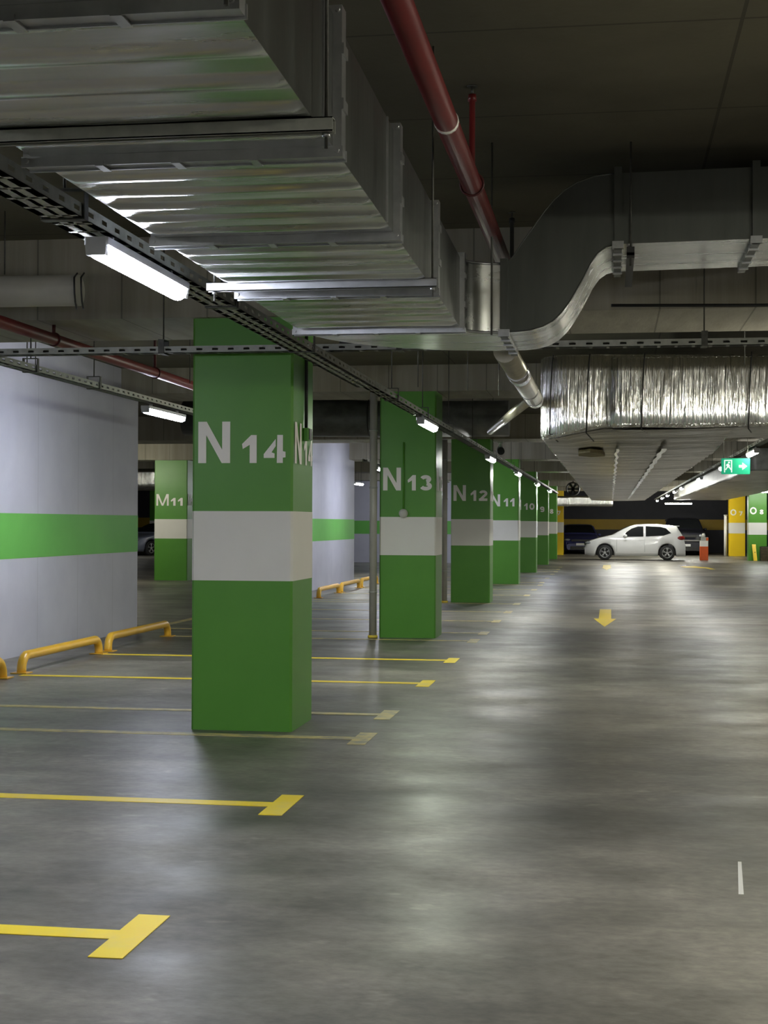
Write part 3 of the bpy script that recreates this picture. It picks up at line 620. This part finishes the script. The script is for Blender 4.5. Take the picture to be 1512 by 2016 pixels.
MB().box(-.09, .09, -.04, .04, .0, .015).build('plate', 'black', t)
m = MB().box(-.08, -.06, -.03, .03, .015, .78); m.box(.06, .08, -.03, .03, .015, .78); m.build('legs', 'galv_dull', t)
t = thing('security_camera', 'small black camera on a white bracket behind the top of the N 12 column', 'camera', (-2.06, 27.9, 2.86))
MB().box(-.05, .05, -.05, .05, .12, .14).build('mounting_plate', 'sensor', t)
MB().tube([(0, 0, .12), (.0, 0, .04)], .03, 10).build('bracket', 'sensor', t)
MB().tube([(-.02, .16, .0), (.02, -.2, -.05)], .07, 14).build('camera_body', 'black', t)
t = thing('jet_fan', 'dark round ceiling fan beyond the N columns above the dark blue car', 'fan', (-1.35, 54, 2.72))
m = MB(); m.tube([(0, -.6, 0), (0, .6, 0)], .24, 20, False); m.tube([(0, -.6, 0), (0, .6, 0)], .22, 20, False); m.build('casing', 'black', t)
for s in (-1, 1): MB().torus((0, s*.6, 0), .23, .018, 'Y', 20, 6).build('rim', 'black', t)
m = MB()
for a in range(6):
    c, s = math.cos(a*PI/3), math.sin(a*PI/3); m.add([(c*.03-s*.03, -.1, s*.03+c*.03), (c*.21-s*.05, -.1, s*.21+c*.05), (c*.21+s*.05, -.04, s*.21-c*.05), (c*.03+s*.03, -.04, s*.03-c*.03)], [(0, 1, 2, 3)])
m.build('blades', 'galv_dull', t); MB().ball((0, -.08, 0), .06, .08, .06).build('hub', 'black', t)
m = MB()
for y in (-.4, .4): m.tube([(0, y, .24), (0, y, H-2.72)], .012, 6)
m.build('hanger_rod', 'rod', t)
# exit sign
t = thing('exit_sign', 'green emergency exit sign with a white arrow pointing right', 'sign', (1.80, 22.0, 2.30))
MB().cbox(-.205, .205, -.015, .015, -.115, .115, .005).build('sign_panel', 'exit_green', t)
m = MB(); e = -.0165
def q(pts): m.add([(a, e, b) for a, b in pts], [tuple(range(len(pts)))])
q([(.045, -.018), (.095, -.018), (.095, -.055), (.165, .0), (.095, .055), (.095, .018), (.045, .018)]); m.build('arrow', 'exit_white', t)
m = MB(); q([(-.165, -.09), (-.15, -.09), (-.15, .078), (-.065, .078), (-.065, -.09), (-.05, -.09), (-.05, .092), (-.165, .092)])
e = -.0168
q([(-.13, .03), (-.105, .04), (-.08, .01), (-.088, -.005), (-.075, -.02), (-.06, -.05), (-.072, -.055), (-.095, -.02), (-.115, -.02), (-.135, -.055), (-.15, -.05), (-.12, .0), (-.14, .01)])
q([(-.095+.014*math.cos(a), .055+.014*math.sin(a)) for a in [2*PI*i/10 for i in range(10)]]); m.build('door_pictogram', 'exit_white', t)
m = MB().tube([(-.17, 0, .115), (-.17, 0, H-2.3)], .004, 6); m.tube([(.17, 0, .115), (.17, 0, H-2.3)], .004, 6); m.build('hanger_rod', 'rod', t)
# barrier post
t = thing('barrier_post', 'orange and white barrier post standing right behind the white car', 'barrier', (3.74, 60.9, 0))
MB().cbox(-.165, .165, -.15, .15, .003, .56, .02).build('post_base', 'orange', t); MB().cbox(-.16, .16, -.145, .145, .56, .79, .02).build('white_band', 'white', t)
MB().cbox(-.12, .165, -.13, .13, .79, .93, .02).build('post_head', 'galv_dull', t); MB().cbox(.06, .17, -.135, .135, .80, .92, .02).build('red_end', 'orange', t)
MB().tube([(-.02, 0, .93), (-.02, 0, 1.02), (-.02, 0, 1.09)], [.07, .07, .045], 12).build('beacon', 'sensor', t)
t = thing('warning_board', 'bright yellow board leaning at the foot of the O 8 column', 'sign', (5.74, 60.55, 0))
m = MB(); m.add([(-.07, 0, .004), (.07, 0, .004), (.03, .25, .66), (-.12, .25, .66), (-.07, .03, .004), (.07, .03, .004), (.03, .28, .66), (-.12, .28, .66)], [(0, 1, 2, 3), (7, 6, 5, 4), (0, 4, 5, 1), (1, 5, 6, 2), (2, 6, 7, 3), (3, 7, 4, 0)])
m.build('board', 'yellow_col', t); MB().box(-.02, .0, .12, .13, .28, .36).build('mark', 'black', t)
t = thing('mesh_crate', 'brown slatted crate standing beside the yellow board on the far right', 'crate', (6.08, 60.45, 0))
m = MB().box(-.16, .16, .05, .3, .0, .02); m.box(-.16, -.14, 0, .3, 0, .58); m.box(.14, .16, 0, .3, 0, .58); m.box(-.14, .14, .28, .3, 0, .58); m.build('crate_body', 'black', t)
m = MB()
for i in range(9): m.box(-.14, .14, .0, .02, .02+i*.062, .055+i*.062)
m.build('slats', 'grille_brown', t)

# ------------------------------------------------------------------ cars
def interp(tab, u):
    if u <= tab[0][0]: return tab[0][1]
    for (a, p), (b, q_) in zip(tab, tab[1:]):
        if u <= b:
            k = (u-a)/(b-a); return p+(q_-p)*k
    return tab[-1][1]
def car(label, loc, rz, L, W, top, belt, wheels, wr, paint, windows, screen, rear, style='hatch', name='parked_car', gc=.17):
    t = thing(name, label, 'car', loc, rz)
    Wh = W/2; ch = L/2
    def hw(u):
        f = min(1, u/.55); r = min(1, (L-u)/.4); return Wh*(1-.20*(1-f)**2.2-.12*(1-r)**2)
    def zt(u): return interp(top, u)
    def arch(u):
        z = gc
        for wx in wheels:
            R2 = (wr+.055)**2-(u-wx)**2
            if R2 > 0: z = max(z, wr+math.sqrt(R2))
        return z
    us = sorted(set([round(L*i/90, 4) for i in range(91)]+[x[0] for x in top]))
    def sec(u):
        z = zt(u); b = min(interp(belt, u), z-.06); a = arch(u); w_ = hw(u)
        zb = a if a > gc else gc+.04*(1-min(1, u/.3)); g = max(0, z-b-.06)
        wt = w_*.97-g*.36
        return [(0, zb+.0), (w_*.9, zb), (w_*.985, max(zb+.02, .30)), (w_, max(zb+.03, .62)), (w_*.97, b), (wt, z-.045), (wt-.09, z-.008), (wt*.5, z+.008), (0, z+.012)]
    vs = []
    for u in us:
        s = sec(u); vs += [(u-ch, -y, z) for y, z in s]+[(u-ch, y, z) for y, z in s[::-1][1:-1]]
    n = 16; m = MB()
    m.add(vs, [(i*n+j, i*n+(j+1) % n, (i+1)*n+(j+1) % n, (i+1)*n+j) for i in range(len(us)-1) for j in range(n)], True)
    m.f += [tuple(range(n)), tuple((len(us)-1)*n+k for k in range(n))[::-1]]; m.sm += [False, False]
    m.build('body', paint, t)
    def sidey(u, z):
        s = sec(u)[1:6]
        for (ya, za), (yb, zb_) in zip(s, s[1:]):
            if za <= z <= zb_: return ya+(yb-ya)*(z-za)/(zb_-za+1e-9)
        return s[-1][0] if z > s[-1][1] else s[0][0]
    for s in (-1, 1):
        for wpts in windows:
            MB().add([(u-ch, s*(sidey(u, z)+.012), z) for u, z in wpts], [tuple(range(len(wpts)))]).build('side_window', 'glass', t)
        MB().tube([(u-ch, s*(sidey(u, .5*(gc+.2))-.01), .24) for u in (wheels[0]+wr+.1, wheels[1]-wr-.1)], .028, 8).build('sill', 'black' if style != 'hatch' else 'galv_dull', t)
        MB().ball((windows[0][0][0]-ch+.1, s*(Wh+.07), interp(belt, windows[0][0][0])+.06), .07, .09, .065).build('wing_mirror', paint, t)
        for ua in (2.25, 3.05) if style == 'hatch' else (2.4, 3.3):
            MB().box(ua-ch-.08, ua-ch+.08, s*(Wh*.985)-.012, s*(Wh*.985)+.012, .80, .825).build('door_handle', paint, t)
        m = MB()
        for ua in ((1.28, 2.38, 3.1) if style == 'hatch' else (1.5, 2.5, 3.5)):
            m.tube([(ua-ch, s*(sidey(ua, .34)+.0), .34), (ua-ch, s*(sidey(ua, .62)+.001), .62), (ua-ch, s*(sidey(ua, .88)+.0), .88)], .004, 5)
        m.build('door_gap', 'black', t)
    def strip(u0, u1, f0, f1, nm_, off=.014):
        m = MB(); vs = []; nu = 6
        for i in range(nu+1):
            u = u0+(u1-u0)*i/nu; s = sec(u); f = f0+(f1-f0)*i/nu; wt = s[6][0]*f
            for k in range(-3, 4): vs.append((u-ch, wt*k/3, (s[6][1] if abs(k) == 3 else s[7][1]+.002)+off))
        m.add(vs, [(i*7+k, i*7+7+k, i*7+8+k, i*7+k+1) for i in range(nu) for k in range(6)], True); m.build(nm_, 'glass', t)
    strip(screen[0], screen[1], 1.0, .98, 'windscreen'); strip(rear[0], rear[1], .96, .96, 'rear_window')
    for wx in wheels:
        for s in (-1, 1):
            wy = s*(Wh-.115)
            w_ = thing('wheel', 'x', 'x'); del w_['label']; del w_['category']; w_.parent = t; w_.location = (wx-ch, wy, wr+.003)
            prof = [(-.10, wr*.66), (-.10, wr*.9), (-.075, wr), (.075, wr), (.10, wr*.9), (.10, wr*.66)]
            vs = []; N_ = 30
            for k in range(N_):
                a = 2*PI*k/N_
                for py, pr in prof: vs.append((pr*math.cos(a), py, pr*math.sin(a)))
            M = MB().add(vs, [(k*6+j, ((k+1) % N_)*6+j, ((k+1) % N_)*6+j+1, k*6+j+1) for k in range(N_) for j in range(5)], True)
            M.build('tyre', 'tyre', w_)
            M = MB().torus((0, s*.085, 0), wr*.66, .016, 'Y', 30, 8)
            for k in range(5):
                for d_ in (-.16, .16):
                    a = 2*PI*k/5+PI/2; M.tube([(.05*math.cos(a), s*.08, .05*math.sin(a)), (wr*.65*math.cos(a+d_), s*.09, wr*.65*math.sin(a+d_))], .017, 6)
            M.tube([(0, s*.06, 0), (0, s*.1, 0)], .055, 14); M.build('rim', 'alloy', w_)
            MB().tube([(0, s*.0, 0), (0, s*.03, 0)], wr*.63, 20).build('brake_disc', 'black', w_)
    MB().box(wheels[0]-wr-.05-ch, wheels[0]+wr+.05-ch, -Wh+.24, Wh-.24, .2, .5).build('wheel_well', 'black', t)
    MB().box(wheels[1]-wr-.05-ch, wheels[1]+wr+.05-ch, -Wh+.24, Wh-.24, .2, .5).build('wheel_well', 'black', t)
    # lamps, grille, plate
    zh = .69 if style != 'suv' else .92
    for s in (-1, 1):
        MB().ball((.17-ch, s*Wh*.76, zh), .17, .16, .065 if style != 'suv' else .09).build('headlamp', 'lamp_clear', t)
        MB().ball((.10-ch, s*Wh*.68, .36), .09, .1, .05).build('fog_lamp', 'black', t)
        zr = .90 if style != 'suv' else 1.05
        MB().ball((L-.21-ch, s*Wh*.86, zr), .20, .12, .10).build('tail_lamp', 'lamp_red', t)
    MB().cbox(-ch-.025, -ch+.06, -Wh*.55, Wh*.55, zh-.08, zh+.02, .01).build('grille', 'black', t)
    MB().cbox(-ch-.03, -ch+.06, -Wh*.6, Wh*.6, .22, .38, .01).build('air_intake', 'black', t)
    if style == 'suv': MB().cbox(-ch-.05, -ch+.03, -Wh*.86, Wh*.86, .66, .73, .01).build('chrome_bar', 'chrome', t)
    MB().cbox(-ch-.052, -ch-.03, -.26, .26, .42, .53, .002).build('number_plate', 'plate', t)
    return t
polo_top = [(0, .50), (.03, .64), (.10, .72), (.25, .80), (.55, .89), (.85, .955), (1.05, 1.0), (1.3, 1.14), (1.55, 1.27), (1.8, 1.375), (2.1, 1.435), (2.5, 1.46), (2.9, 1.455), (3.3, 1.42), (3.55, 1.385), (3.66, 1.36), (3.74, 1.22), (3.86, 1.03), (3.92, .92), (3.97, .70), (3.99, .45)]
c_ = car('white five door hatchback crossing the aisle, seen from its side', (.97, 60.75, 0), 0, 3.99, 1.70, polo_top,
    [(0, .7), (.9, .88), (1.2, .91), (2.5, .95), (3.5, 1.01), (3.99, 1.03)], (.80, 3.27), .305, 'car_white',
    [[(1.52, .94), (2.33, .955), (2.33, 1.36), (2.12, 1.36), (1.86, 1.27), (1.66, 1.13)], [(2.42, .96), (3.12, 1.0), (3.42, 1.10), (3.22, 1.29), (3.0, 1.345), (2.42, 1.37)]],
    (1.12, 1.82), (3.70, 3.86))
MB().box(3.5-1.995, 3.76-1.995, -.55, .55, 1.37, 1.395).build('roof_spoiler', 'car_white', c_)
sed_top = [(0, .5), (.03, .62), (.12, .70), (.4, .79), (.9, .88), (1.3, .95), (1.6, 1.12), (1.9, 1.28), (2.2, 1.39), (2.6, 1.43), (3.0, 1.42), (3.4, 1.32), (3.7, 1.15), (4.0, 1.04), (4.4, 1.0), (4.5, .8), (4.55, .5)]
swin = [[(1.7, .93), (2.6, .95), (2.6, 1.34), (2.25, 1.32), (1.95, 1.18)], [(2.68, .95), (3.5, .98), (3.6, 1.08), (3.3, 1.25), (3.0, 1.34), (2.68, 1.34)]]
car('dark blue sedan parked facing out left of the white car against the dark wall', (-1.55, 73.6, 0), PI/2+.08, 4.55, 1.8, sed_top, [(0, .7), (1, .85), (4.5, .95)], (.9, 3.55), .32, 'car_blue', swin, (1.4, 2.15), (3.35, 3.8), 'sedan')
car('silver blue sedan far off, seen through the gap beyond the lavender wall', (-19.9, 63.6, 0), PI/2-.5, 4.55, 1.8, sed_top, [(0, .7), (1, .85), (4.5, .95)], (.9, 3.55), .32, 'car_silver', swin, (1.4, 2.15), (3.35, 3.8), 'sedan')
suv_top = [(0, .62), (.03, .95), (.12, 1.05), (.5, 1.11), (1.1, 1.16), (1.25, 1.22), (1.45, 1.42), (1.65, 1.62), (1.85, 1.73), (2.2, 1.77), (3.6, 1.76), (4.2, 1.70), (4.4, 1.35), (4.55, 1.0), (4.6, .6)]
car('black off road car facing out beside the orange post', (3.45, 72.6, 0), PI/2, 4.6, 1.92, suv_top, [(0, .95), (1.2, 1.14), (4.5, 1.2)], (.9, 3.6), .37, 'car_black',
    [[(1.7, 1.16), (2.6, 1.17), (2.6, 1.65), (1.9, 1.62)], [(2.68, 1.17), (3.9, 1.2), (3.8, 1.62), (2.68, 1.65)]], (1.27, 1.75), (4.2, 4.4), 'suv')
